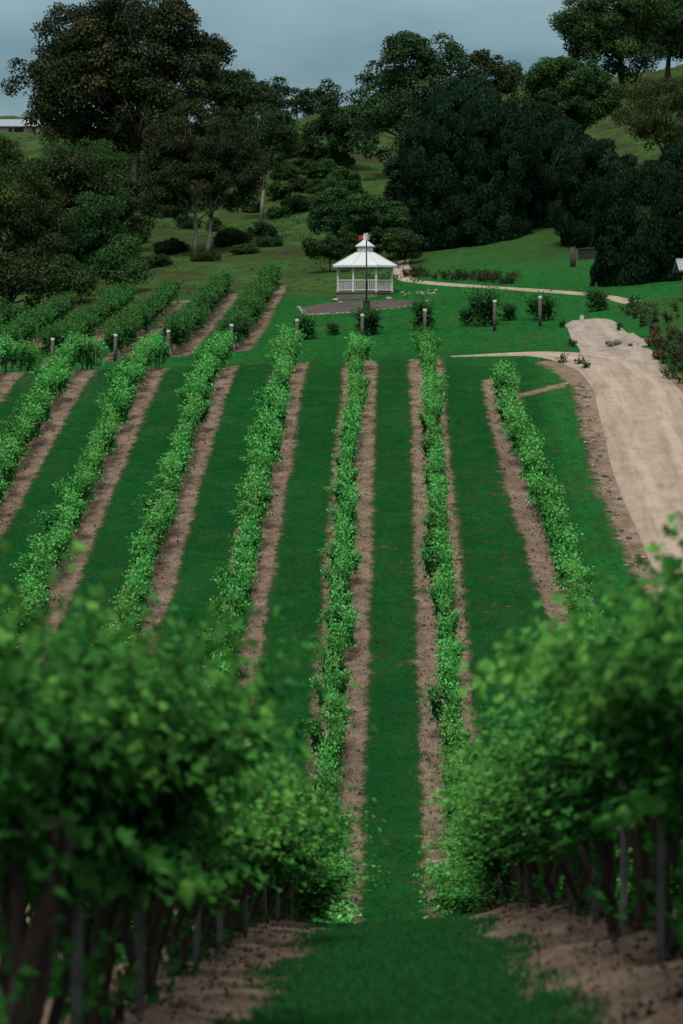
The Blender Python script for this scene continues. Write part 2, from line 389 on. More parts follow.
# lower block: where each row starts and ends
LOW = {-22.75: (128, 149), -19.25: (112, 150), -15.75: (98, 150), -12.25: (83, 149), -8.75: (78, 146), -5.25: (73, 143), -1.75: (12.6, 142), 1.75: (13.2, 142), 5.25: (74, 134)}
soil = np.zeros_like(XX)
def band(rx, y0, y1, off, half, amp=1.0):
    cx = rx + row_bend(rx, YY)
    d = np.abs(XX - cx - off)
    b = np.clip((half + .22 - d) / .44, 0, 1) * amp
    b = b * np.clip((YY - y0) / 1.2 + 1, 0, 1) * np.clip((y1 - YY) / 1.2 + 1, 0, 1)
    np.maximum(soil, b, out=soil)
for rx, (y0, y1) in LOW.items():
    b0 = 62 if rx not in (-1.75, 1.75) else 2
    band(rx, b0, y1 + 1, 0.12 if rx < 0 else -.12, 0.80)
    if abs(rx) < 6: band(rx, 2, 58, .12 * np.sin(YY * .8) + .1 * np.sin(YY * 2.1), 1.12)
for rx, y0, y1 in UP: band(rx, y0, y1, .2, .85, .9)
# bare earth beside the road and around its edges
road_c = [(12.7, 60), (12.0, 85), (11.6, 100), (11.3, 115), (11.4, 125), (11.5, 133), (10.2, 140), (7.8, 143.6), (4.8, 144.6), (3.0, 144.8)]
def dist_line(pts):
    d = np.full_like(XX, 1e9)
    for (x0, y0), (x1, y1) in zip(pts[:-1], pts[1:]):
        dx, dy = x1 - x0, y1 - y0; t = np.clip(((XX - x0) * dx + (YY - y0) * dy) / (dx * dx + dy * dy), 0, 1)
        d = np.minimum(d, np.hypot(XX - x0 - t * dx, YY - y0 - t * dy))
    return d
dr = dist_line(road_c[:7])
soil = np.maximum(soil, np.clip((3.3 - dr) / .8, 0, 1) * .85 * (YY < 141))
soil = np.maximum(soil, np.clip((0.9 - dist_line([(3.4, 144.8), (-3, 145.2), (-8, 146)])) / .8, 0, 1) * .36)
soil = np.maximum(soil, np.clip((0.55 - dist_line([(9.2, 134.5), (7.6, 133.3), (5.9, 131.6)])) / .5, 0, 1) * .95)
lawn = np.clip((YY - 138) / 14, 0, 1) * (1 - np.clip((YY - 206) / 15, 0, 1) * (XX < 3)) + np.clip((XX - 6.5) / 1.0, 0, 1) * (YY > 62)
lawn = np.clip(lawn + .25 * np.sin(XX * .8 + 1) * np.sin(YY * .21), 0, 1)
rough = np.clip((YY - (203 + 5 * np.sin(XX * .3))) / 8, 0, 1) * (XX < 0) + np.clip((YY - 233) / 10, 0, 1) * (XX >= 0)
rough = np.maximum(rough, .55 * np.clip((YY - 206 + 2 * np.sin(XX * .7)) / 14, 0, 1) * (XX >= 0))  # rough tone also paints the trees' shading onto the lawn behind the pavilion
rough = np.maximum(rough, .75 * np.clip((XX - 13.4 - .6 * np.sin(YY * .25)) / 1.5, 0, 1) * np.clip((176 - YY) / 5, 0, 1))
rough = np.clip(np.maximum(rough, np.clip((-31 - XX) / 4, 0, 1) * (YY > 150)), 0, 1)
nx, ny = len(gx), len(gy)
idx = np.arange(nx * ny).reshape(ny, nx)
quads = np.stack([idx[:-1, :-1], idx[:-1, 1:], idx[1:, 1:], idx[1:, :-1]], -1).reshape(-1, 4)
ground = structure(make('ground', np.stack([XX, YY, ZZ], -1).reshape(-1, 3), quads, M['ground'], smooth=True))
for nm, arr in (('soil', soil), ('lawn', lawn), ('rough', rough)):
    a = ground.data.attributes.new(nm, 'FLOAT', 'POINT'); a.data.foreach_set('value', arr.astype(np.float32).ravel())

# ------------------------------------------------------------------ roads and beds draped on the ground
def catmull(pts, n=10):
    p = np.array(pts, float); p = np.vstack([2 * p[0] - p[1], p, 2 * p[-1] - p[-2]]); out = []
    for i in range(1, len(p) - 2):
        for t in np.linspace(0, 1, n, endpoint=False):
            a, b, c, d = p[i - 1:i + 3]
            out.append(.5 * (2 * b + (c - a) * t + (2 * a - 5 * b + 4 * c - d) * t * t + (3 * b - a - 3 * c + d) * t ** 3))
    out.append(p[-2]); return np.array(out)
def ribbon(name, pts, m, seed=0, rag=0.25, lift=0.035, n=14, k=13, crown=0.0):
    rs = np.random.RandomState(seed)
    c = catmull(pts, n)                                   # columns: x, y, half width
    d = np.gradient(c[:, :2], axis=0); d = unit(d); nr = np.stack([-d[:, 1], d[:, 0]], 1)
    jl, jr = (_smooth(rs.normal(0, 1, len(c)), 3) * rag * 2 for _ in range(2))
    V = []; wear = []
    for i in range(len(c)):
        for j in range(k):
            s = -1 + 2 * j / (k - 1); hw = c[i, 2] + (jl[i] if s < 0 else jr[i])
            x, y = c[i, :2] + nr[i] * s * max(hw, .05)
            z = h(x, y) + lift + crown * (1 - s * s) - (0.09 if j in (0, k - 1) else 0)
            V.append((x, y, z)); wear.append(math.exp(-((abs(s) - .42) / .16) ** 2))
    i = np.arange((len(c) - 1))[:, None]; j = np.arange(k - 1)[None]
    q = np.stack([i * k + j, i * k + j + 1, (i + 1) * k + j + 1, (i + 1) * k + j], -1).reshape(-1, 4)
    o = structure(make(name, V, q, m, smooth=True))
    a = o.data.attributes.new('wear', 'FLOAT', 'POINT'); a.data.foreach_set('value', np.array(wear, np.float32))
    return o
hw = [2.4, 2.35, 2.3, 2.2, 2.15, 2.1, 1.9, 1.1, .55, .12]
ribbon('road', [(x, y, w) for (x, y), w in zip(road_c, hw)], M['road'], 1, .10, .05, crown=.05)
ribbon('gravel_area', [(11.6, 136.5, 1.7), (11.5, 142, 2.0), (11.4, 148, 1.8), (11.4, 156, 1.7), (11.5, 162, 1.6), (11.45, 164.5, 1.45), (11.4, 166.2, .8)], M['grey_gravel'], 2, .05, .03)
dw = [G(398, 262) + (.8,), G(402, 272) + (.8,), G(408, 280) + (.65,), G(440, 284.5) + (.55,), G(500, 288) + (.5,), G(560, 292.5) + (.5,), G(605, 297) + (.55,), G(634, 303) + (.55,)]
ribbon('driveway', dw, M['road'], 3, .06, .04)
bed = [(-6.1, 190.5, 4.0), (-5.0, 190.6, 5.0), (-3.0, 190.8, 5.6), (-1.4, 191.0, 5.4), (-.2, 191.5, 4.4), (.5, 192.0, 2.6)]
ribbon('garden_bed', bed, M['mulch'], 4, .3, .05)

# ------------------------------------------------------------------ grapevines
def vine_parts(seed, ln, sl, shoots, per, lobed, leaf, top=1.0, trunks=1, wide=1.0, drop=0.3, wire=.88, low=.38, tufts=2.6, lump=.62, suckers=0):
    """one vine: gnarled trunk with two arms along the wire, and shoots of leaves; sl is the fall or rise of the wire"""
    rs = np.random.RandomState(seed)
    tr = MB()
    for k in range(trunks):
        y0 = (rs.rand() - .5) * (.5 if trunks == 1 else ln * .75)
        zs = np.linspace(-.12, wire + .1, 7)
        w = np.cumsum(rs.normal(0, .035, (7, 2)), 0); lean = rs.normal(0, .10, 2)
        pts = np.stack([w[:, 0] + lean[0] * zs, y0 + w[:, 1] + lean[1] * zs, zs + sl * y0], 1)
        r0 = rs.uniform(.030, .046)
        tr.tube(pts, r0 * np.array([1.35, 1.05, .95, 1.0, .9, .95, .8]) * rs.uniform(.9, 1.1, 7), 7)
        top_p = pts[-1]
        for sgn in (-1, 1):
            a = np.linspace(0, 1, 5)[:, None]
            end = np.array([rs.normal(0, .04), y0 + sgn * ln * .45 / trunks ** .5, wire + .05 + sl * (y0 + sgn * ln * .45 / trunks ** .5)])
            tr.tube(top_p + (end - top_p) * a + np.array([0, 0, 1]) * (.02 * np.sin(a * pi)), np.linspace(r0 * .7, .014, 5), 5)
    cs, ax, nm, lv, sz = [], [], [], [], []
    nt = max(3, int(ln * tufts)); ty = (np.arange(nt) + .5 + rs.uniform(-.35, .35, nt)) / nt * ln * 1.06 - ln * .53
    th = rs.uniform(lump, 1.08, nt); tx = rs.normal(0, .09 + .12 * wide, nt); tl = rs.normal(0, .10, nt)
    for s in range(shoots):
        q = rs.randint(nt)
        y = ty[q] + rs.normal(0, .13)
        p = np.array([tx[q] + rs.normal(0, .05), y, wire + rs.uniform(-.08, .14) + sl * y])
        a = rs.uniform(0, 2 * pi); sp = rs.uniform(.05, .75) * wide
        v = np.array([math.cos(a) * sp + tx[q] * .8, math.sin(a) * sp * .8, rs.uniform(.7, 1.1)])
        length = rs.uniform(.5, 1.0) * top * th[q]
        if rs.rand() < drop: v[2] = rs.uniform(-.5, .25); v[0] += rs.choice([-1, 1]) * .45 * wide; length *= .7
        st = length / per
        for k in range(per):
            t = k / (per - 1)
            p = p + unit(v) * st; v = v + np.array([v[0] * .03, rs.normal(0, .04), -.03 - .06 * t])
            o = unit(rs.normal(0, .8, 3) + np.array([v[0], v[1], .25]))
            c = p + o * leaf * rs.uniform(.2, .8)
            if c[2] - sl * c[1] < low: continue
            cs.append(c); ax.append(o + np.array([0, 0, -.2]))
            nm.append(rs.normal(0, .45, 3) + np.array([v[0] * .8, v[1] * .8, .8]))
            lv.append(np.clip(.24 + tl[q] + .56 * t * t + rs.normal(0, .12), 0, 1)); sz.append(leaf * (1.15 - .5 * t) * rs.uniform(.75, 1.2))  # young tips paler; shoot bases coloured darker to paint the shaded gaps
    for s in range(suckers):                              # stray shoots on the trunks
        y = rs.uniform(-.5, .5) * ln; z0 = rs.uniform(.05, .6); x0 = rs.normal(0, .1); a = rs.uniform(0, 2 * pi)
        for k in range(rs.randint(4, 10)):
            cs.append(np.array([x0 + math.cos(a) * k * .025, y + math.sin(a) * k * .025, z0 + k * .035 + sl * y])); ax.append(rs.normal(0, 1, 3)); nm.append(rs.normal(0, .6, 3) + np.array([0, -.4, .6]))
            lv.append(rs.uniform(.1, .6)); sz.append(leaf * rs.uniform(.7, 1.1))
    cs, ax, nm, sz = map(np.array, (cs, ax, nm, sz))
    V, Fs, k = cards(cs, ax, nm, sz, sz * .95, lobed, .16)
    return tr, V, Fs, np.repeat(lv, k)
def vine_source(kind, seed, **kw):
    tr, V, Fs, lv = vine_parts(seed, **kw)
    root = bpy.data.objects.new('grapevine', None); C.objects.link(root)
    tr.build('trunk', M['vine_bark'], root, smooth=True)
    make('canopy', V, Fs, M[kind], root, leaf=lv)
    return root
FARK = dict(ln=3.1, sl=.189, shoots=230, per=13, lobed=False, leaf=.135, top=1.15, wide=.42, drop=.13, wire=.68, lump=.64, tufts=2.3)
NEARK = dict(ln=1.6, sl=-.19, shoots=220, per=18, lobed=True, leaf=.088, top=1.42, trunks=4, wide=.78, drop=.12, tufts=2.8, lump=.78, wire=1.04, low=.84, suckers=7)
MIDK = dict(ln=2.5, sl=.02, shoots=140, per=12, lobed=True, leaf=.14, top=1.15, wide=.75, drop=.4)
UPK = dict(ln=4.3, sl=.11, shoots=210, per=12, lobed=False, leaf=.17, top=1.3, wide=.7, drop=.2)
BUSHK = dict(ln=1.7, sl=.09, shoots=230, per=12, lobed=False, leaf=.17, top=1.55, wide=.85, drop=.3, wire=.5, low=.02, trunks=2)
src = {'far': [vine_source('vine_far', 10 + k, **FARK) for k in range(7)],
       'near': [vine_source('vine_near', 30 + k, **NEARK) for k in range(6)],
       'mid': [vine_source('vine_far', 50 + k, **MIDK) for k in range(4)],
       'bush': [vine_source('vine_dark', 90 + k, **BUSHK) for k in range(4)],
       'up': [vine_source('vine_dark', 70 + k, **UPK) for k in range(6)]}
base_sl = {'far': .189, 'near': -.19, 'mid': .02, 'up': .11, 'bush': .09}
used = set()
rnd = random.Random(5)
def put_vine(kind, x, y, label, group, sc=(1, 1, 1), z=None):
    s = rnd.choice(src[kind])
    ds = slope(x, y) - base_sl[kind]
    rx = math.atan(ds) * .8; rz = rnd.uniform(-.12, .12); zz = h(x, y) if z is None else z
    if s.name not in used:
        used.add(s.name); o = s; o.location = (x, y, zz); o.rotation_euler = (rx, 0, rz); o.scale = sc
    else: o = copy_thing(s, x, y, zz, rz, sc, rx)
    tag(o, label, 'grapevine', group); return o
names = {-22.75: 'sixth row left of the central grass aisle', -19.25: 'fifth row left of the central aisle, shortened by the photo edge', -15.75: 'fourth row left of the central grass aisle... ',
         -12.25: '', -8.75: '', -5.25: '', -1.75: '', 1.75: '', 5.25: ''}
order = {-1.75: 'first', -5.25: 'second', -8.75: 'third', -12.25: 'fourth', -15.75: 'fifth', -19.25: 'sixth', -22.75: 'seventh'}
SIDE = [(-5.25, 36, 60), (5.25, 36, 60)]             # the neighbouring rows, glimpsed between the near trunks
for rx, y0, y1 in SIDE:
    y = y0
    while y < y1:
        side = 'left' if rx < 0 else 'right'
        put_vine('near', rx, y, f'grapevine of the second row {side} of the aisle, glimpsed between near-row trunks', f'second row vines glimpsed on the {side}', (1.3, 1.4, .82)); y += 2.4
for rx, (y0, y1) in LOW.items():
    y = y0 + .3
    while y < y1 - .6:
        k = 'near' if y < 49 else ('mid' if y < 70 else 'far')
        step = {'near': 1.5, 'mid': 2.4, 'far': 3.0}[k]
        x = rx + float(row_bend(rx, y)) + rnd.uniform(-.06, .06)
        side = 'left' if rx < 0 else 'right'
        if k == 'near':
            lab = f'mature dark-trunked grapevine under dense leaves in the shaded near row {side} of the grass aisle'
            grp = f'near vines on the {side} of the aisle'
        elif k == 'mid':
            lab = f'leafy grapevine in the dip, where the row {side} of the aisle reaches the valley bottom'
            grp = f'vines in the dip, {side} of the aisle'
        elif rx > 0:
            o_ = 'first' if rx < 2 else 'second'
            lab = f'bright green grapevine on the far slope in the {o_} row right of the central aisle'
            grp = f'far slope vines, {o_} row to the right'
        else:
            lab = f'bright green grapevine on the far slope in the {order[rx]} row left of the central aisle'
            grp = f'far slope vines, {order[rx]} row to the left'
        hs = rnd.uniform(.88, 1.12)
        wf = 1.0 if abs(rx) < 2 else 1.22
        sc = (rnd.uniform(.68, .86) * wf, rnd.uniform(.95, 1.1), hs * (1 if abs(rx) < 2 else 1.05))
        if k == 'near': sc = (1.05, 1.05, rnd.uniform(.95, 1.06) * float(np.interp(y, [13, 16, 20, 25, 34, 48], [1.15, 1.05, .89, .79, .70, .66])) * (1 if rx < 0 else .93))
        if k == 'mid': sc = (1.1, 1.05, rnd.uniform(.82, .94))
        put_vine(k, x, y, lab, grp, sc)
        y += step * rnd.uniform(.94, 1.06)
updesc = ['first', 'second', 'third', 'fourth', 'fifth', 'sixth', 'seventh']
for k, (rx, y0, y1) in enumerate(UP):
    y = y0 + 1.8
    while y < y1:
        put_vine('up', rx + rnd.uniform(-.08, .08), y, f'darker grapevine of the upper left block, in the {updesc[k]} row counted from the pavilion lawn',
                 f'upper block vines, {updesc[k]} row from the lawn', (rnd.uniform(.9, 1.1), 1, rnd.uniform(.9, 1.12)))
        y += 4.2 * rnd.uniform(.95, 1.05)
# the few vines left standing on the lawn, each beside an end post
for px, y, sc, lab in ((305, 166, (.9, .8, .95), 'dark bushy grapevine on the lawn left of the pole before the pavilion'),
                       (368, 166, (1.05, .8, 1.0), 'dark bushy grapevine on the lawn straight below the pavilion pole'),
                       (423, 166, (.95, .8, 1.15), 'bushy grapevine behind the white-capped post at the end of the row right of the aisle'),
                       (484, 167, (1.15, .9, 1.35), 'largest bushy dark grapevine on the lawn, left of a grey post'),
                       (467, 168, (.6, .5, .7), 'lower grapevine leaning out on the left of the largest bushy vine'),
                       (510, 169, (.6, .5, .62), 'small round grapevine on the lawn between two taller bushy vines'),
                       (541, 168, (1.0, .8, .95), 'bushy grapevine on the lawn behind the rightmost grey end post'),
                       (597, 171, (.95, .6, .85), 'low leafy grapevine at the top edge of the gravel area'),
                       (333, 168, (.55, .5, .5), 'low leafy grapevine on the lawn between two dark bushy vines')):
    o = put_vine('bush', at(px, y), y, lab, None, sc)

for k in src:
    for s_ in src[k]:
        if s_.name not in used:
            for c_ in list(s_.children): bpy.data.objects.remove(c_)
            bpy.data.objects.remove(s_)
# ------------------------------------------------------------------ posts
def end_post(px, y, top_py, label):
    x = at(px, y); z = h(x, y); hgt = max(1.5, min(2.2, up(top_py, y) - z))
    root = empty('end_post', x, y, z); rs = random.Random(px)
    l = rs.uniform(-.04, .04)
    MB().tube([(0, 0, -.1), (l * .5, 0, hgt * .5), (l, 0, hgt - .16)], [.105, .10, .095], 10).build('shaft', M['post'], root, True)
    MB().lathe([(.10, 0), (.112, .01), (.112, .11), (.10, .14), (.02, .145)], 10, 0, (l, 0, hgt - .14)).build('cap', M['white'], root)
    tag(root, label, 'post', 'white-capped end posts across the headland')
for px, y, tp, lab in ((52, 160.3, 338, 'leftmost white-capped grey timber end post, at the photo edge among dark vines'),
                       (115, 160, 334, 'second white-capped grey end post from the left, before the upper vine block'),
                       (168, 160, 330, 'third white-capped grey end post from the left, half hidden by a bright vine row'),
                       (231, 160, 324, 'fourth white-capped end post from the left, behind the tip of a bright vine row'),
                       (297, 162, 319, 'white-capped end post beside the dark bushy vine left of the pavilion pole'),
                       (362, 162, 314, 'white-capped end post just below the pavilion pole'),
                       (425, 162, 309, 'white-capped end post above the end of the row right of the aisle'),
                       (494.5, 162, 300, 'tall weathered grey end post right of the largest bushy vine'),
                       (540, 164, 296, 'rightmost slim grey end post, with a white cap before a bushy vine')):
    end_post(px, y, tp, lab)
# thin trellis stakes of the two near rows
def stake(x, y, label, group, hgt=1.7, src_=[None]):
    if src_[0] is None:
        o = MB().box((0, 0, .75), (.05, .035, 1.9)).tube([(0, 0, 1.69), (0, 0, 1.71)], [.03, .03], 6).build('trellis_stake', M['steel']); src_[0] = o
    else: o = src_[0].copy(); C.objects.link(o)
    o.location = (x, y, h(x, y)); o.rotation_euler = (rnd.uniform(-.03, .03), rnd.uniform(-.03, .03), rnd.uniform(-.2, .2))
    tag(o, label, 'stake', group)
for px in (48, 118, 178, 205, 232, 253, 267, 283):
    y = 1.72 * F / (VX - px); stake(-1.58, y, 'slim grey metal trellis stake among the trunks of the near left row', 'trellis stakes of the near left row')
for y in (14.6, 17.0, 19.6, 22.4, 25.5, 29.0, 34.0):
    stake(1.62, y, 'slim grey metal trellis stake among the trunks of the near right row', 'trellis stakes of the near right row')
for px, py in ((66, 383), (96, 376), (158, 362)):
    x, y = G(px, py)
    stake(x, y, 'slim pale stake at the top end of a bright vine row on the left', 'stakes ending the left vine rows')

# ------------------------------------------------------------------ trees and shrubs
def foliage(lobes, rs, clump, leaf, per, kind='leafy', fill=.25, dens=1.0):
    """lobes: ellipsoids (x, y, z, rx, ry, rz); clumps of leaves near their skins leave gaps between"""
    cs, ax, nm, lv, cl = [], [], [], [], []
    for (cx, cy, cz, rx, ry, rz) in lobes:
        area = 4 * pi * ((rx * ry) ** 1.6 / 3 + (rx * rz) ** 1.6 / 3 + (ry * rz) ** 1.6 / 3) ** (1 / 1.6)
        n = max(4, int(dens * area / (clump * clump * 2.0)))
        d = unit(rs.normal(0, 1, (n, 3)))
        if kind != 'cypress': d[:, 2] = np.where((d[:, 2] < -.45) & (rs.rand(n) < .7), -d[:, 2] * .6, d[:, 2]); d = unit(d)
        rr = np.where(rs.rand(n) < fill, rs.uniform(.3, .8, n), rs.uniform(.82, 1.03, n))
        cc = np.array([cx, cy, cz]) + d * rr[:, None] * np.array([rx, ry, rz])
        for c, o in zip(cc, d):
            r = clump * rs.uniform(.55, 1.25)
            k = max(10, int(per * 3.8 * (r / clump) ** 2))
            u = unit(rs.normal(0, 1, (k, 3)) + o * .25 + np.array([0, 0, .35]))
            p = c + u * (r * rs.uniform(.45, 1.05, k))[:, None] * np.array([1, 1, 1.2 if kind == 'cypress' else .72])
            cs.append(p); cl.append(c)
            if kind == 'cypress':
                ax.append(o * .45 + np.array([0, 0, 1.0]) + rs.normal(0, .3, (k, 3))); nm.append(u + o)
            elif kind == 'droop':
                ax.append(u * .5 + np.array([0, 0, -.8]) + rs.normal(0, .4, (k, 3))); nm.append(u + rs.normal(0, .6, (k, 3)) + np.array([0, 0, .3]))
            else:
                ax.append(rs.normal(0, 1, (k, 3)) + u * .6); nm.append(u + rs.normal(0, .45, (k, 3)) + np.array([0, 0, .45]))
            tone = rs.normal(.0, .13)
            lv.append(np.clip(.42 + tone + rs.normal(0, .16, k) + .12 * (rs.rand(k) < .12), 0, 1))
    cs, ax, nm = (np.concatenate(a) for a in (cs, ax, nm)); lv = np.concatenate(lv)
    sz = leaf * .56 * rs.uniform(.6, 1.35, len(cs))
    wd = sz * (.5 if kind == 'cypress' else .5 if kind == 'droop' else .72)
    V, Fs, k = cards(cs, ax, nm, sz, wd, False, .1)
    return V, Fs, np.repeat(lv, k), np.array(cl)
def wood(rs, hgt, r0, targets, fork=.35, n=7, multi=1):
    m = MB(); top = np.array([rs.normal(0, .03) * hgt, rs.normal(0, .03) * hgt, hgt])
    t = np.linspace(0, 1, 7)
    for q in range(multi):
        off = np.array([rs.normal(0, r0 * 1.3), rs.normal(0, r0 * 1.3), 0]) * (multi > 1)
        tip = top * np.array([1, 1, 1]) + np.array([rs.normal(0, .12), rs.normal(0, .12), 0]) * hgt * (multi > 1)
        bend = rs.normal(0, .02, (7, 2)) * hgt * .5
        pts = off * (1 - t[:, None]) + tip * t[:, None]; pts[1:-1, :2] += bend[1:-1]; pts[0, 2] = -.5
        rad = r0 * (1.0 if multi == 1 else .7) * (1 - .86 * t); rad[0] *= 1.35
        m.tube(pts, rad, n)
        for c in targets[q::multi]:
            zf = np.clip(fork + .45 * (c[2] / hgt - fork) * rs.uniform(.5, 1.1), .12, .92)
            i = zf * 6; k = int(i); a = pts[k] + (pts[min(k + 1, 6)] - pts[k]) * (i - k)
            s = np.linspace(0, 1, 5)[:, None]; e = a + (c - a) * .97
            mid = np.array([0, 0, 1.]) * np.linalg.norm(c - a) * .13 + rs.normal(0, .06, 3) * np.linalg.norm(c - a)
            br = a + (e - a) * s + mid * np.sin(s * pi)
            rb = np.interp(zf, t, rad) * .5
            m.tube(br, np.linspace(rb, max(.02, rb * .18), 5), 5)
    return m
def tree(name, px, y, lobes, mats, label, seed, clump=1.5, leaf=.5, per=90, kind='leafy', trunk_r=.35, fork=.3, limbs=14, cat='tree',
         group=None, base_py=None, multi=1, dens=1.0, fill=.25, depth=.85):
    rs = np.random.RandomState(seed); x = at(px, y); z = h(x, y)
    root = empty(name, x, y, z)
    Lb = []
    for (a, b, ra, rb) in lobes:                        # each lobe: centre and radii as seen, set at the tree's own distance
        rx = ra * y / F; rz = rb * y / F
        Lb.append((at(a, y) - x, rs.uniform(-.35, .35) * rx, up(b, y) - z, rx, rx * depth, rz))
    V, Fs, lv, cl = foliage(Lb, rs, clump, leaf, per, kind, fill, dens)
    V[:, 2] = np.maximum(V[:, 2], H(V[:, 0] + x, V[:, 1] + y) - z + .02)
    hgt = max(l[2] + l[5] * .1 for l in Lb)
    tg = cl[rs.permutation(len(cl))[:limbs]] if limbs else np.zeros((0, 3))
    wood(rs, hgt, trunk_r, tg, fork, 8, multi).build('trunk', M[mats[1]], root, True)
    make('crown', V, Fs, M[mats[0]], root, leaf=lv)
    return tag(root, label, cat, group)

# the great eucalypt on the left and its neighbours
tree('eucalyptus_tree', 128, 280, [(42, 78, 32, 30), (85, 42, 45, 36), (140, 30, 52, 34), (187, 66, 36, 42), (105, 95, 66, 44), (155, 105, 56, 42), (80, 140, 38, 26), (130, 145, 45, 28), (62, 110, 30, 30), (125, 62, 60, 50), (95, 70, 40, 40)],
     ('euc', 'bark_pale'), 'huge spreading dark eucalyptus with pale limbs, standing tallest on the left against the sky', 1, 1.55, .5, 85, 'leafy', .62, .22, 60, multi=3, fill=.3, dens=.95)
tree('eucalyptus_tree', 232, 305, [(232, 100, 34, 26), (252, 112, 24, 22), (215, 95, 20, 20)], ('euc_green', 'bark_dark'),
     'mid-sized dark tree close behind the right side of the huge eucalyptus', 2, 1.4, .5, 80, limbs=16)
tree('russet_tree', 204, 244, [(200, 142, 50, 36), (176, 168, 36, 34), (228, 168, 34, 36), (200, 190, 52, 30)], ('rust', 'bark_pale'),
     'domed russet-tinged tree with forked pale trunk, in front of the huge eucalyptus', 3, 1.0, .38, 90, 'droop', .3, .2, 34, multi=2, fill=.3)
tree('eucalyptus_tree', 262, 268, [(264, 130, 26, 24), (272, 150, 22, 26), (255, 155, 20, 20)], ('euc_green', 'bark_pale'),
     'slender grey-green tree with bare pale trunk right of the russet tree', 4, 1.1, .42, 80, 'droop', .2, .3, 18)
left = [(20, 226, [(20, 205, 38, 38), (5, 235, 36, 40), (38, 240, 32, 36), (22, 275, 40, 34)], 'olive', 'broad dark olive tree nearest the photo edge at the left margin'),
        (63, 236, [(64, 182, 36, 30), (50, 205, 38, 34), (80, 210, 32, 34), (62, 245, 44, 36)], 'olive', 'rounded yellow-olive tree below the huge eucalyptus, right of the edge tree'),
        (98, 232, [(98, 222, 26, 24), (90, 250, 30, 30), (110, 255, 28, 30), (100, 280, 34, 22)], 'green', 'dark green bushy tree between the olive tree and the open hillside'),
        (118, 252, [(118, 200, 26, 20), (105, 215, 24, 22), (130, 225, 20, 20)], 'euc_green', 'shadowy low tree under the huge eucalyptus, above the dark green bush'),
        (82, 268, [(78, 158, 32, 16), (100, 170, 28, 18), (58, 165, 20, 14)], 'green', 'fresh green low tree showing under the left branches of the huge eucalyptus'),
        (12, 208, [(8, 278, 28, 24), (35, 286, 24, 20), (-5, 290, 20, 18)], 'olive', 'low dark olive tree in front of the broad edge tree, right above the vine rows'),
        (62, 212, [(60, 280, 26, 18), (80, 288, 20, 14)], 'green', 'low dark bushy tree at the foot of the yellow-olive tree'),
        (120, 216, [(118, 268, 18, 16), (132, 276, 12, 10), (105, 278, 14, 10)], 'green', 'low green bushy tree at the right end of the dark trees, where the hillside opens'),
        (-8, 250, [(-2, 175, 26, 34), (-12, 200, 40, 40)], 'olive', 'dark tree cut off by the photo edge, standing behind the edge olive tree')]
for k, (px, y, lb, m_, lab) in enumerate(left):
    tree('bushy_tree', px, y, lb, (m_, 'bark_dark'), lab, 20 + k, 1.15, .42, 85, 'leafy' if k % 2 else 'droop', .26, .15, 14)
# centre: tall eucalypts on the skyline
tree('eucalyptus_tree', 412, 300, [(402, 62, 34, 25), (438, 62, 24, 22), (380, 90, 26, 26), (420, 95, 36, 30), (400, 130, 46, 36), (440, 125, 26, 30)], ('euc_green', 'bark_pale'),
     'tall eucalyptus with open crown on the skyline left of the dark cypresses', 40, 1.45, .5, 80, 'leafy', .42, .25, 40, multi=2, dens=.8)
tree('eucalyptus_tree', 342, 312, [(345, 118, 26, 24), (330, 140, 22, 24), (358, 142, 24, 26)], ('euc_green', 'bark_dark'),
     'lower dark eucalyptus left of the tall skyline eucalyptus', 41, 1.3, .48, 80, limbs=18)
tree('eucalyptus_tree', 490, 322, [(488, 76, 28, 22), (508, 88, 16, 16), (470, 92, 18, 20)], ('euc', 'bark_pale'),
     'olive eucalyptus peeping over the top of the biggest cypress', 42, 1.3, .48, 80, limbs=18)
tree('round_tree', 572, 292, [(568, 82, 36, 22), (550, 100, 24, 22), (590, 98, 26, 24), (572, 115, 34, 24)], ('green', 'bark_dark'),
     'round mid-green tree standing above the cypresses on the right', 43, 1.1, .42, 90, limbs=20)
tree('bushy_tree', 528, 285, [(525, 118, 26, 18), (540, 128, 22, 18)], ('euc_green', 'bark_dark'), 'pale green low tree wedged between the cypress tops and the round tree', 44, 1.0, .4, 80, limbs=8)
# top right
tree('skyline_tree', 621, 352, [(600, 32, 38, 26), (625, 20, 40, 28), (612, 55, 42, 26), (580, 22, 22, 18), (640, 50, 24, 22)], ('green', 'bark_dark'),
     'tall dark tree with bare trunk alone on the right hill crest', 50, 1.5, .52, 90, trunk_r=.45, fork=.45, limbs=30)
tree('skyline_tree', 668, 372, [(660, 18, 30, 26), (685, 30, 34, 30), (665, 45, 24, 20)], ('euc_green', 'bark_dark'),
     'tall dark tree at the photo edge on the right hill crest', 51, 1.5, .55, 85, trunk_r=.42, limbs=22)
tree('olive_tree', 662, 262, [(655, 102, 34, 26), (680, 112, 30, 34), (640, 122, 22, 18), (668, 140, 26, 16)], ('yellow', 'bark_dark'),
     'yellowish olive tree with leaning limbs on the right hillside below the crest', 52, 1.1, .4, 70, 'droop', .22, .2, 24, multi=2, dens=.75)
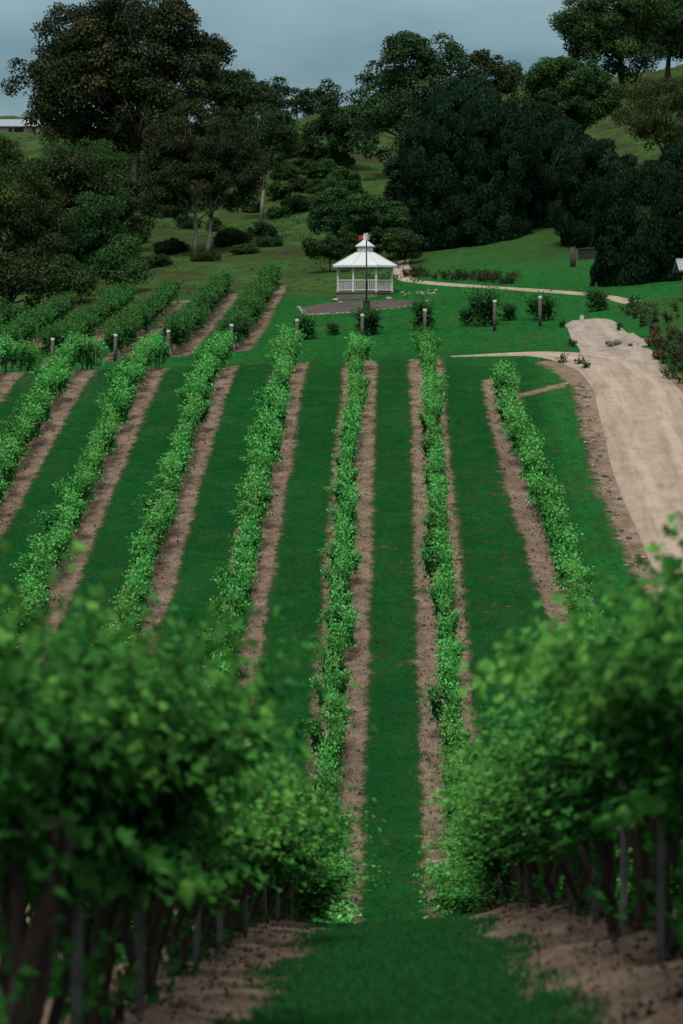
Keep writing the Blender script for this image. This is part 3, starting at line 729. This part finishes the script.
# the cypress mass
for k, (px, y, lb, lab) in enumerate((
        (462, 232, [(470, 135, 45, 50), (445, 170, 42, 60), (492, 165, 44, 62), (462, 215, 60, 45), (440, 232, 36, 26), (490, 232, 40, 26)], 'biggest dark cypress, with its rounded top just right of the tall skyline eucalyptus'),
        (545, 238, [(540, 150, 38, 46), (560, 180, 40, 55), (525, 195, 38, 55), (550, 225, 44, 28), (520, 228, 30, 26)], 'second dark cypress, right of the biggest and a little lower'),
        (600, 222, [(595, 185, 30, 40), (610, 205, 30, 45), (585, 215, 26, 36), (600, 240, 34, 22)], 'dark cypress between the second cypress and the one by the small shed'),
        (645, 188, [(640, 208, 40, 42), (662, 225, 40, 52), (638, 250, 40, 46), (630, 278, 34, 24), (660, 280, 36, 24)], 'dark broad cypress nearest the small shed with grey roof'),
        (690, 200, [(690, 200, 34, 60), (690, 240, 36, 50), (690, 275, 32, 22)], 'dark cypress cut off by the photo edge, behind the shed'))):
    tree('cypress_tree', px, y, lb, ('cypress', 'bark_dark'), lab, 60 + k, .66, .42, 105, 'cypress', .4, .2, 6, fill=.15, dens=1.25)
# shrubs by the pavilion and over the rough hillside
for k, (px, y, lb, m_, lab) in enumerate((
        (336, 232, [(335, 208, 18, 20), (326, 225, 16, 18), (345, 228, 18, 20)], 'green', 'upright green shrub behind the pavilion, on its left'),
        (372, 226, [(368, 214, 22, 18), (388, 225, 20, 20), (372, 238, 28, 18)], 'green', 'broad green shrub straight behind the pavilion roof'),
        (396, 240, [(395, 185, 10, 24), (400, 215, 10, 26)], 'cypress', 'narrow dark shrub against the left edge of the biggest cypress'),
        (330, 222, [(322, 250, 16, 10), (340, 246, 16, 14)], 'green', 'low green shrub left of the pavilion roof'),
        (405, 222, [(405, 245, 16, 14), (396, 238, 12, 10)], 'olive', 'dull green shrub right of the pavilion roof, at the driveway bend'))):
    tree('shrub', px, y, lb, (m_, 'bark_dark'), lab, 80 + k, .62, .3, 75, trunk_r=.07, fork=.1, limbs=7, cat='shrub')
hill = [(285, 172, 12, 9), (312, 152, 14, 12), (322, 170, 14, 10), (300, 186, 11, 8), (280, 192, 9, 9), (150, 210, 6, 9), (141, 236, 6, 9), (172, 248, 14, 7), (232, 238, 14, 8),
        (262, 232, 12, 7), (252, 206, 8, 8), (300, 168, 9, 8), (318, 190, 10, 8), (190, 224, 8, 6), (280, 214, 9, 5), (310, 205, 9, 6), (272, 242, 9, 5), (166, 213, 6, 6),
        (345, 178, 12, 9), (245, 250, 10, 5), (335, 188, 12, 8), (160, 262, 9, 6), (128, 268, 12, 9), (206, 258, 10, 4), (296, 205, 12, 9), (322, 210, 10, 9), (286, 152, 10, 9), (300, 142, 9, 8), (338, 162, 12, 11), (216, 226, 9, 6), (352, 192, 12, 10)]
for k, (px, py, ra, rb) in enumerate(hill):
    x, y = G(px, py + rb * .8, 205)
    tree('shrub', px, y, [(px, py, ra, rb), (px + ra * .5, py + rb * .25, ra * .6, rb * .7), (px - ra * .55, py + rb * .2, ra * .6, rb * .8)], (('green', 'euc_green', 'green', 'olive')[k % 4], 'bark_dark'),
         'small dull green shrub scattered on the rough hillside behind the vines', 100 + k, .55, .3, 55, trunk_r=.06, fork=.1, limbs=4, cat='shrub', group='shrubs scattered on the rough hillside')
for k, (px, top, w, lab) in enumerate(((262, 82, 10, 'ragged small tree, leftmost of the far skyline line'), (279, 74, 9, 'tallest ragged tree of the far skyline line, with a thin pointed top'),
                                       (297, 88, 10, 'low ragged tree on the far skyline, between the tallest and the right end'), (313, 86, 9, 'ragged tree on the far skyline, second from its right end'),
                                       (328, 85, 8, 'ragged tree ending the far skyline line on the right'))):
    y = 425; b = HY - h(at(px, y), y) * F / y
    tree('skyline_tree', px, y, [(px, (top + b) / 2 - 2, w, (b - top) / 2), (px + 4, (top + b) / 2 + 4, w, (b - top) / 3)], ('euc_green', 'bark_dark'), lab, 140 + k, 1.0, .6, 26, trunk_r=.2, limbs=10, dens=.7)

# ------------------------------------------------------------------ the pavilion and its garden
gx0, gy0 = at(365, 200), 200.0; gz = h(gx0, gy0) + .05
gz_front = h(gx0, gy0 - 2.3)
gaz = empty('pavilion', gx0, gy0, gz); tag(gaz, 'white octagonal garden pavilion with tiered roof, standing behind a stone-edged bed', 'pavilion')
PH = pi / 8
MB().lathe([(2.22, -.75), (2.22, .10), (2.28, .10), (2.28, .17)], 8, PH).build('floor', M['floor'], gaz)
rf = MB().lathe([(2.34, 1.92), (2.46, 1.92), (2.46, 2.06), (1.55, 2.52), (.64, 3.02), (.58, 3.02)], 8, PH).build('roof', M['roofw'], gaz)
dr_ = MB().lathe([(.56, 3.0), (.56, 3.42)], 8, PH)
for j in range(8):
    t = 2 * pi * j / 8; dr_.box((.54 * math.cos(t), .54 * math.sin(t), 3.21), (.05, .30, .26), t)
dr_.build('cupola', M['white'], rf)
MB().lathe([(.70, 3.41), (.74, 3.41), (.74, 3.47), (.34, 3.74), (.05, 4.0), (.04, 4.0)], 8, PH).build('cupola_roof', M['roofw'], rf)
MB().lathe([(.03, 3.98), (.035, 4.08), (.075, 4.13), (.075, 4.18), (.03, 4.23), (.012, 4.42)], 8).build('finial', M['white'], rf)
seams = MB()
for j in range(8):
    t = 2 * pi * j / 8 + PH
    seams.tube([(2.46 * math.cos(t), 2.46 * math.sin(t), 2.07), (.64 * math.cos(t), .64 * math.sin(t), 3.03)], .03, 5)
seams.build('roof_ridge', M['white'], rf)
RP = 2.08; cor = [(RP * math.cos(2 * pi * j / 8 + PH), RP * math.sin(2 * pi * j / 8 + PH)) for j in range(8)]
for j in range(8):
    x, y = cor[j]; t = 2 * pi * j / 8 + PH
    p = MB().box((x, y, 1.02), (.12, .12, 1.85), t).box((x, y, .26), (.16, .16, .14), t).box((x, y, 1.78), (.16, .16, .08), t).build('column', M['white'], gaz)
    br = MB()
    for q in (j + 1, j - 1):
        d = np.array(cor[q % 8]) - np.array(cor[j]); d /= np.linalg.norm(d)
        a = np.linspace(0, 1, 6); pts = [(x + d[0] * (.06 + .40 * u), y + d[1] * (.06 + .40 * u), 1.45 + .42 * math.sin(u * pi / 2)) for u in a]
        br.tube(pts, .028, 5); br.tube([(x + d[0] * .06, y + d[1] * .06, 1.88), (x + d[0] * .44, y + d[1] * .44, 1.88)], .03, 4)
    br.build('bracket', M['white'], p)
fr = MB()
for j in range(8):
    a, b = np.array(cor[j]), np.array(cor[(j + 1) % 8]); mid = (a + b) / 2; d = b - a; rz = math.atan2(d[1], d[0]); ln = np.linalg.norm(d)
    fr.box((mid[0], mid[1], 1.915), (ln, .08, .12), rz)
    if j == 7: continue                                  # the open bay on the right: the way in
    rl = MB().box((mid[0], mid[1], 1.0), (ln - .12, .09, .07), rz).box((mid[0], mid[1], .30), (ln - .12, .07, .06), rz)
    for q in range(11):
        c = a + d * (q + 1) / 12; rl.box((c[0], c[1], .65), (.045, .035, .66), rz)
    rl.build('railing', M['white'], gaz)
fr.build('fascia', M['white'], gaz)
# chair inside
ch = empty('garden_chair', gx0 + 1.25, gy0 - .9, gz + .17, .4); tag(ch, 'small blue chair inside the pavilion by its open right bay', 'chair')
MB().box((0, 0, .44), (.5, .48, .05)).build('seat', M['blue'], ch)
MB().box((0, .23, .72), (.5, .05, .5)).build('backrest', M['blue'], ch)
for sx in (-1, 1):
    for sy in (-1, 1): MB().tube([(sx * .21, sy * .2, .42), (sx * .23, sy * .22, 0)], .02, 6).build('leg', M['blue'], ch)
# pole with a little windmill
px_, py_ = at(366.5, 183.5), 183.5
pole = empty('wind_vane_pole', px_, py_); tag(pole, 'tall thin dark pole before the pavilion, topped by a red and white wind vane', 'pole')
pt = up(240, py_) - h(px_, py_)
MB().tube([(0, 0, -.2), (0, 0, pt)], [.06, .048], 8).build('shaft', M['black'], pole, True)
MB().box((0, 0, .40), (.42, .34, .8)).box((0, 0, .83), (.48, .40, .06)).build('base_box', M['black'], pole)
hd = MB().box((0, 0, pt + .12), (.16, .30, .22)).tube([(0, 0, pt), (0, 0, pt + .3)], .03, 6).build('head', M['pale'], pole)
fan = MB()
for q in range(6):
    t = q * pi / 3 + .3; c, s_ = math.cos(t), math.sin(t)
    V = [(c * .06 - s_ * .03, -.20, pt + .22 + s_ * .06 + c * .03), (c * .06 + s_ * .03, -.19, pt + .22 + s_ * .06 - c * .03),
         (c * .24 + s_ * .07, -.16, pt + .22 + s_ * .24 - c * .07), (c * .24 - s_ * .07, -.22, pt + .22 + s_ * .24 + c * .07)]
    V += [(a, b + .015, e) for a, b, e in V]
    fan.add(V, [(0, 1, 2, 3), (7, 6, 5, 4), (0, 4, 5, 1), (1, 5, 6, 2), (2, 6, 7, 3), (3, 7, 4, 0)])
fan.build('fan', M['pale'], hd)
MB().box((-.34, .05, pt + .16), (.36, .04, .30)).box((-.14, .05, pt + .16), (.2, .04, .05)).build('tail', M['red'], pole)
# stones
def rock_mesh(seed, r=1.0, flat=.65):
    import bmesh
    bm = bmesh.new(); bmesh.ops.create_icosphere(bm, subdivisions=2, radius=r); rs = np.random.RandomState(seed)
    cut = unit(rs.normal(0, 1, (9, 3))); cd = rs.uniform(.6, .9, 9)
    for v in bm.verts:
        p = np.array(v.co)
        for n_, d_ in zip(cut, cd):
            k = p @ n_ - d_ * r
            if k > 0: p = p - n_ * k
        v.co = (p[0], p[1] * .85, p[2] * flat)
    me = bpy.data.meshes.new('stone'); bm.to_mesh(me); bm.free(); return me
rocks = [rock_mesh(k) for k in range(6)]
def stone(x, y, r, m, label, group, name='stone', sink=.25):
    me = rocks[rnd.randrange(6)]
    o = bpy.data.objects.new(name, me); C.objects.link(o)
    if not me.materials: me.materials.append(None)
    o.material_slots[0].link = 'OBJECT'; o.material_slots[0].material = M[m]
    o.location = (x, y, h(x, y) + r * sink); o.scale = (r * rnd.uniform(.9, 1.3), r * rnd.uniform(.8, 1.1), r * rnd.uniform(.8, 1.1)); o.rotation_euler = (0, 0, rnd.uniform(0, 6))
    return tag(o, label, 'stone', group)
cb = catmull(bed, 7); dd = unit(np.gradient(cb[:, :2], axis=0)); nn_ = np.stack([-dd[:, 1], dd[:, 0]], 1)
for i in range(len(cb)):
    x, y = cb[i, :2] - nn_[i] * (cb[i, 2] + .05)
    stone(x, y, rnd.uniform(.09, .17), 'stone', 'pale stone in the front edging of the mulched bed before the pavilion', 'stones edging the front of the bed')
for v in np.linspace(-.95, 1.0, 11):
    x, y = cb[0, :2] + nn_[0] * cb[0, 2] * v
    stone(x - .1, y, rnd.uniform(.12, .2), 'stone', 'pale stone in the left edging of the mulched bed before the pavilion', 'stones edging the left of the bed')
for k in range(26):
    x, y = G(rnd.uniform(398, 440), rnd.uniform(290, 296))
    stone(x, y, rnd.uniform(.07, .15), 'stone', 'pale stone scattered on bare earth right of the pavilion', 'stones right of the pavilion')
for px, py, r in ((336, 301, .26), (341, 303, .16), (389, 300, .3)):
    x, y = G(px, py); 
    stone(x, y, r, 'stone', {336: 'flat pale boulder lying in the mulch left of the pole', 341: 'small pale rock beside the flat boulder in the mulch', 389: 'rounded pale boulder in the mulch right of the pole'}[px], None, 'boulder')

# ------------------------------------------------------------------ roadside: spoil heap, rocks, buckets, weeds
hx, hy = 12.6, 148.0
rs = np.random.RandomState(3); V = []; n = 26
for i in range(n):
    for j in range(n):
        u, v = -1 + 2 * i / (n - 1), -1 + 2 * j / (n - 1); r_ = math.hypot(u, v)
        V.append((u * 1.35, v * 1.5, h(hx + u * 1.35, hy + v * 1.5) - h(hx, hy) - .1 + .62 * max(0, 1 - r_) ** .8 * (1 + .25 * math.sin(5 * u + 2) * math.cos(4 * v)) + rs.normal(0, .025)))
ii = np.arange(n * n).reshape(n, n); q = np.stack([ii[:-1, :-1], ii[1:, :-1], ii[1:, 1:], ii[:-1, 1:]], -1).reshape(-1, 4)
heap = make('spoil_heap', V, q, M['spoil'], smooth=True); heap.location = (hx, hy, h(hx, hy)); tag(heap, 'low heap of gravelly earth at the edge of the gravel area', 'heap')
for k in range(9):
    a = rnd.uniform(2.2, 5.2); 
    stone(hx + math.cos(a) * rnd.uniform(.6, 1.3), hy + math.sin(a) * rnd.uniform(.3, 1.2), rnd.uniform(.12, .25), 'rock', 'dark rock lying on the gravelly earth heap', 'dark rocks on the earth heap', sink=.9)
for k in range(70):
    y = rnd.uniform(96, 134); t = np.interp(y, [p[1] for p in road_c[:7]], [p[0] for p in road_c[:7]])
    stone(t - rnd.uniform(2.25, 3.1), y, rnd.uniform(.05, .13), 'rock' if k % 3 else 'stone', 'small rubble stone along the eroded left edge of the gravel road', 'rubble stones along the road edge')
def bucket(px, py, r, hgt, label):
    x, y = G(px, py); root = empty('bucket', x, y); tag(root, label, 'bucket')
    MB().lathe([(r * .8, 0), (r, hgt), (r * 1.06, hgt), (r * 1.06, hgt - .04), (r * .95, hgt - .03), (r * .76, .03), (.01, .03)], 14).build('pail', M['white'], root, False)
    a = np.linspace(0, pi, 9); MB().tube([(r * 1.05 * math.cos(t), 0, hgt - .02 + .6 * r * math.sin(t)) for t in a], .012, 5).build('handle', M['steel'], root)
bucket(635.5, 350, .15, .34, 'white bucket standing at the right foot of the gravelly earth heap')
bucket(582, 320, .13, .28, 'white bucket beside the low leafy vine at the top of the gravel area')
def weed(px, y, hgt, w, m_, label, group, seed, x=None, name='weed'):
    rs = np.random.RandomState(seed); x = at(px, y) if x is None else x
    root = empty(name, x, y); st = MB(); cs, ax = [], []
    for k in range(max(5, int(w * 22))):
        a = rs.uniform(0, 2 * pi); lean = rs.uniform(.1, .9) * w
        b = np.array([rs.normal(0, w * .25), rs.normal(0, w * .25), -.02]); e = b + np.array([math.cos(a) * lean, math.sin(a) * lean, hgt * rs.uniform(.6, 1.05)])
        m2 = (b + e) / 2 + np.array([0, 0, .12 * hgt]); st.tube([b, m2, e], [.012, .009, .004], 4)
        for t in np.linspace(.35, 1, 9):
            cs.append(b + (e - b) * t + rs.normal(0, .06, 3)); ax.append(rs.normal(0, .6, 3) + np.array([math.cos(a), math.sin(a), .9]))
    cs, ax = np.array(cs), np.array(ax)
    V, Fs, k = cards(cs, ax, rs.normal(0, 1, (len(cs), 3)) + np.array([0, -.3, .6]), rs.uniform(.14, .28, len(cs)), rs.uniform(.05, .11, len(cs)))
    lv = np.repeat(np.clip(rs.normal(.5, .2, len(cs)), 0, 1), k)
    st.build('stem', M[m_], root); make('leaves', V, Fs, M[m_], root, leaf=lv)
    return tag(root, label, 'weed', group)
for k in range(13):
    px = rnd.uniform(648, 690); x, y = G(px, rnd.uniform(326, 356) + (px - 648) * .5)
    weed(0, y, rnd.uniform(.4, .8), rnd.uniform(.35, .6), 'weed', 'rust-brown dry weed on the bank right of the gravel road', 'rusty weeds on the road bank', 200 + k, x)
for k in range(30):
    py = rnd.uniform(302, 385); x, y = G(rnd.uniform(622 + (py - 302) * .62, 692), py)
    weed(0, y, rnd.uniform(.35, .75), rnd.uniform(.4, .7), 'longgrass', 'tall green grass tuft on the bank right of the gravel road', 'grass tufts on the road bank', 240 + k, x, 'grass_tuft')
for k, (px, py) in enumerate(((580, 366), (562, 364), (586, 370), (561, 328), (572, 347), (619, 331))):
    x, y = G(px, py); weed(0, y, .45, .3, 'longgrass', 'small grass tuft at the ragged edge of the gravel road', 'grass tufts on the gravel edge', 290 + k, x, 'grass_tuft')
for k in range(34):
    px = rnd.uniform(402, 520); x, y = G(px, np.interp(px, [402, 440, 520], [276, 280, 283.5]) + rnd.uniform(-4, 1.5))
    weed(0, y, rnd.uniform(.45, .85), rnd.uniform(.4, .6), 'dry' if k % 3 else 'longgrass', 'long dry grass tuft along the upper side of the narrow driveway', 'dry tufts along the driveway', 300 + k, x, 'grass_tuft')

# ------------------------------------------------------------------ buildings and odds and ends
# small shed at the right edge
_, sy = G(676, 303, 150); sx = at(689, sy)
sh = empty('shed', sx, sy); tag(sh, 'small shed with orange-brown boards and grey tin roof at the photo edge', 'shed')
zt = up(272, sy) - h(sx, sy)
w = MB().box((1.0, 1.0, zt / 2 - .2), (2.4, 2.4, zt + .3))
for q in range(9): w.box((-.1 + q * .28, -.21, zt / 2 - .1), (.05, .03, zt))
w.build('wall', M['brick'], sh)
sl_ = .12
rfm = MB()
c_, s_ = math.cos(.35), math.sin(.35)
rfm.box((1.0, .35, zt + .42), (3.3, 2.1, .09), 0, [[1, 0, 0], [0, c_, -s_], [0, s_, c_]]).box((1.0, 2.1, zt + .42), (3.3, 2.1, .09), 0, [[1, 0, 0], [0, c_, s_], [0, -s_, c_]])
for q in range(12):
    rfm.box((-.5 + q * .27, .34, zt + .475), (.05, 2.08, .04), 0, [[1, 0, 0], [0, c_, -s_], [0, s_, c_]])
rfm.build('roof', M['tin'], sh)
MB().box((-.17, .6, zt * .55), (.05, .7, .6)).build('window', M['dark'], sh)
# long farm building far left
fx, fy = at(2, 435), 435.0; fb = empty('farm_building', fx, fy); tag(fb, 'long low cream farm building with pale roof, far off at the left edge', 'building')
zb = up(132, fy) - h(fx, fy)
MB().box((0, 3, zb / 2), (11.2, 6, max(.5, zb) + 2.4)).build('wall', M['cream'], fb)
zr = up(126.5, fy) - h(fx, fy)
rb = MB(); rb.add([(-5.9, -.7, zr), (5.9, -.7, zr), (5.9, 3, zr + 1.35), (-5.9, 3, zr + 1.35), (-5.9, 6.7, zr), (5.9, 6.7, zr), (-5.9, 3, zr - .1), (5.9, 3, zr - .1)],
                  [(0, 1, 2, 3), (3, 2, 5, 4), (0, 3, 4, 6), (1, 7, 5, 2), (0, 6, 7, 1), (6, 4, 5, 7)])
rb.build('roof', M['tin'], fb)
for q, w_ in ((1.3, .5), (2.4, 1.0), (3.1, .5), (4.9, .4), (-1.5, .6), (-3.5, .8)):
    MB().box((q, -.02, zr - .55), (w_, .1, .6)).build('window', M['dark'], fb)
# post and old tank under the cypresses
ox, oy = G(572.5, 267)
MB().tube([(0, 0, -.2), (.03, 0, .7), (0, 0, 1.45)], [.24, .20, .17], 9).tube([(.0, 0, 1.1), (.2, -.02, 1.5)], [.09, .05], 6).build('tree_stump', M['log'], None, True)
o = bpy.data.objects['tree_stump']; o.location = (ox, oy, h(ox, oy)); tag(o, 'dark weathered upright stump on the lawn under the cypresses', 'stump')
tx, ty = G(594, 258); tk = empty('water_tank', tx, ty); tag(tk, 'low grey concrete tank in the shade behind the upright stump', 'tank')
MB().lathe([(1.2, -.4), (1.2, .62), (1.26, .62), (1.26, .70), (1.1, .70), (1.1, .6), (.02, .6)], 20).build('tank_wall', M['concrete'], tk)
MB().tube([(-1.19, -.3, .1), (-1.35, -.35, .1), (-1.35, -.35, .35)], .04, 6).build('pipe', M['steel'], tk)

# ------------------------------------------------------------------ grass blades over the sward
def grass(name, n, yr, xr, hgt, m, seed, label, accept, wid=.012, per=4, spread=.05):
    rs = np.random.RandomState(seed); u = rs.rand(n)
    y = (yr[0] ** -1 + u * (yr[1] ** -1 - yr[0] ** -1)) ** -1 if yr[0] > 0 else None   # thicker towards the camera
    x = rs.uniform(xr[0], xr[1], n); ok = accept(x, y, rs.rand(n)); x, y = x[ok], y[ok]; n = len(x)
    x = np.repeat(x, per) + rs.normal(0, spread, n * per); y = np.repeat(y, per) + rs.normal(0, spread, n * per); n *= per
    z = H(x, y); hg = hgt * rs.uniform(.5, 1.25, n)
    d = rs.normal(0, .6, (n, 3)); d[:, 2] = .75; d = unit(d)
    c = np.stack([x, y, z], 1) + d * (hg * .45)[:, None]
    V, Fs, k = cards(c, d, np.stack([rs.normal(0, .5, n), rs.normal(-.5, .4, n), np.full(n, 1.3)], 1), hg * 1.1, wid * rs.uniform(.7, 1.4, n) * 2, False, .15)
    o = make(name, V, Fs, m, None, leaf=np.repeat(np.clip(rs.normal(.45, .2, n), 0, 1), k))
    return tag(o, label, 'grass', kind='stuff')
def in_soil(x, y):
    s = np.zeros(len(x))
    for rx in LOW: s = np.maximum(s, (np.abs(x - rx - row_bend(rx, y)) < rnd.uniform(.6, .62) + .22 * np.sin(y * 1.7 + rx) * np.sin(y * .6)) & (y < 150))
    return s > 0
def on_road(x, y):
    r = np.interp(y, [p[1] for p in road_c[:7]], [p[0] for p in road_c[:7]])
    return (np.abs(x - r) < 2.5) & (y < 143) | ((x > 9.3) & (x < 14) & (y > 134) & (y < 167)) | ((y > 143) & (y < 146) & (x > 3))
grass('grass', 40000, (12, 56), (-1.2, 1.2), .075, M['grass'], 1, 'short mown grass of the near central aisle', lambda x, y, r: np.abs(x) < .62 + .5 * r ** 3 + .1 * np.sin(y * .9), .006, 5, .03)
grass('grass', 60000, (64, 206), (-24, 9.5), .05, M['grass'], 2, 'short mown grass between the vine rows and round the pavilion', lambda x, y, r: ~on_road(x, y) & (~in_soil(x, y) | (r < .10 * (np.sin(y * 1.9 + x * 4.1) * np.sin(y * .63 + x) > .45))), .014, 4, .08)
def hillside(x, y, r): return np.where(x < 2, True, y > 238) & (np.sin(x * .31 + 1.7 * np.sin(y * .07)) * np.sin(y * .13 + np.sin(x * .2)) + .35 * np.sin(x * 1.3 + y * .6) > r * 1.2 - .45)
grass('rough_grass', 24000, (206, 420), (-75, 60), .34, M['longgrass'], 3, 'unmown rough grass over the hillside behind the vines', hillside, .05, 4, .25)

def litter(n, yr, seed, size, label):
    """dead leaves, prunings and clods on the soil under the vines, added also to darken the shaded near bank"""
    rs = np.random.RandomState(seed); y = (yr[0] ** -1 + rs.rand(n) * (yr[1] ** -1 - yr[0] ** -1)) ** -1
    rows = np.array([r for r in LOW]) if yr[0] > 60 else np.array([-1.75, 1.75])
    rx = rows[rs.randint(len(rows), size=n)]
    ok = (y < np.array([LOW[r][1] for r in rx])) & (y > np.array([LOW[r][0] if yr[0] > 60 else 0 for r in rx]))
    rx, y = rx[ok], y[ok]; n = len(y)
    x = rx + row_bend(rx, y) + rs.normal(0, .42, n); c = np.stack([x, y, H(x, y) + .035], 1)
    d = rs.normal(0, 1, (n, 3)); d[:, 2] *= .35; nr = rs.normal(0, .45, (n, 3)); nr[:, 2] += 1
    ln = size * rs.uniform(.5, 1.8, n)
    V, Fs, k = cards(c, d, nr, ln, ln * rs.uniform(.15, .8, n), False, .25)
    return tag(make('leaf_litter_and_shade', V, Fs, M['litter'], None, leaf=np.repeat(np.clip(rs.normal(.4, .25, n), 0, 1), k)), label, 'litter', kind='stuff')
M['litter'] = leaf_mat('leaf_litter_and_shade', (0.018, 0.013, 0.009), (0.060, 0.042, 0.028), (0.150, 0.105, 0.070), 0.05)
litter(4500, (12, 50), 5, .045, 'dead leaves and prunings added to darken the shaded soil under the near vines')  # dark flecks stand in for the rows' shade on the near bank
litter(13000, (66, 150), 6, .085, 'dead leaves and prunings littering the soil strips under the far slope vines')
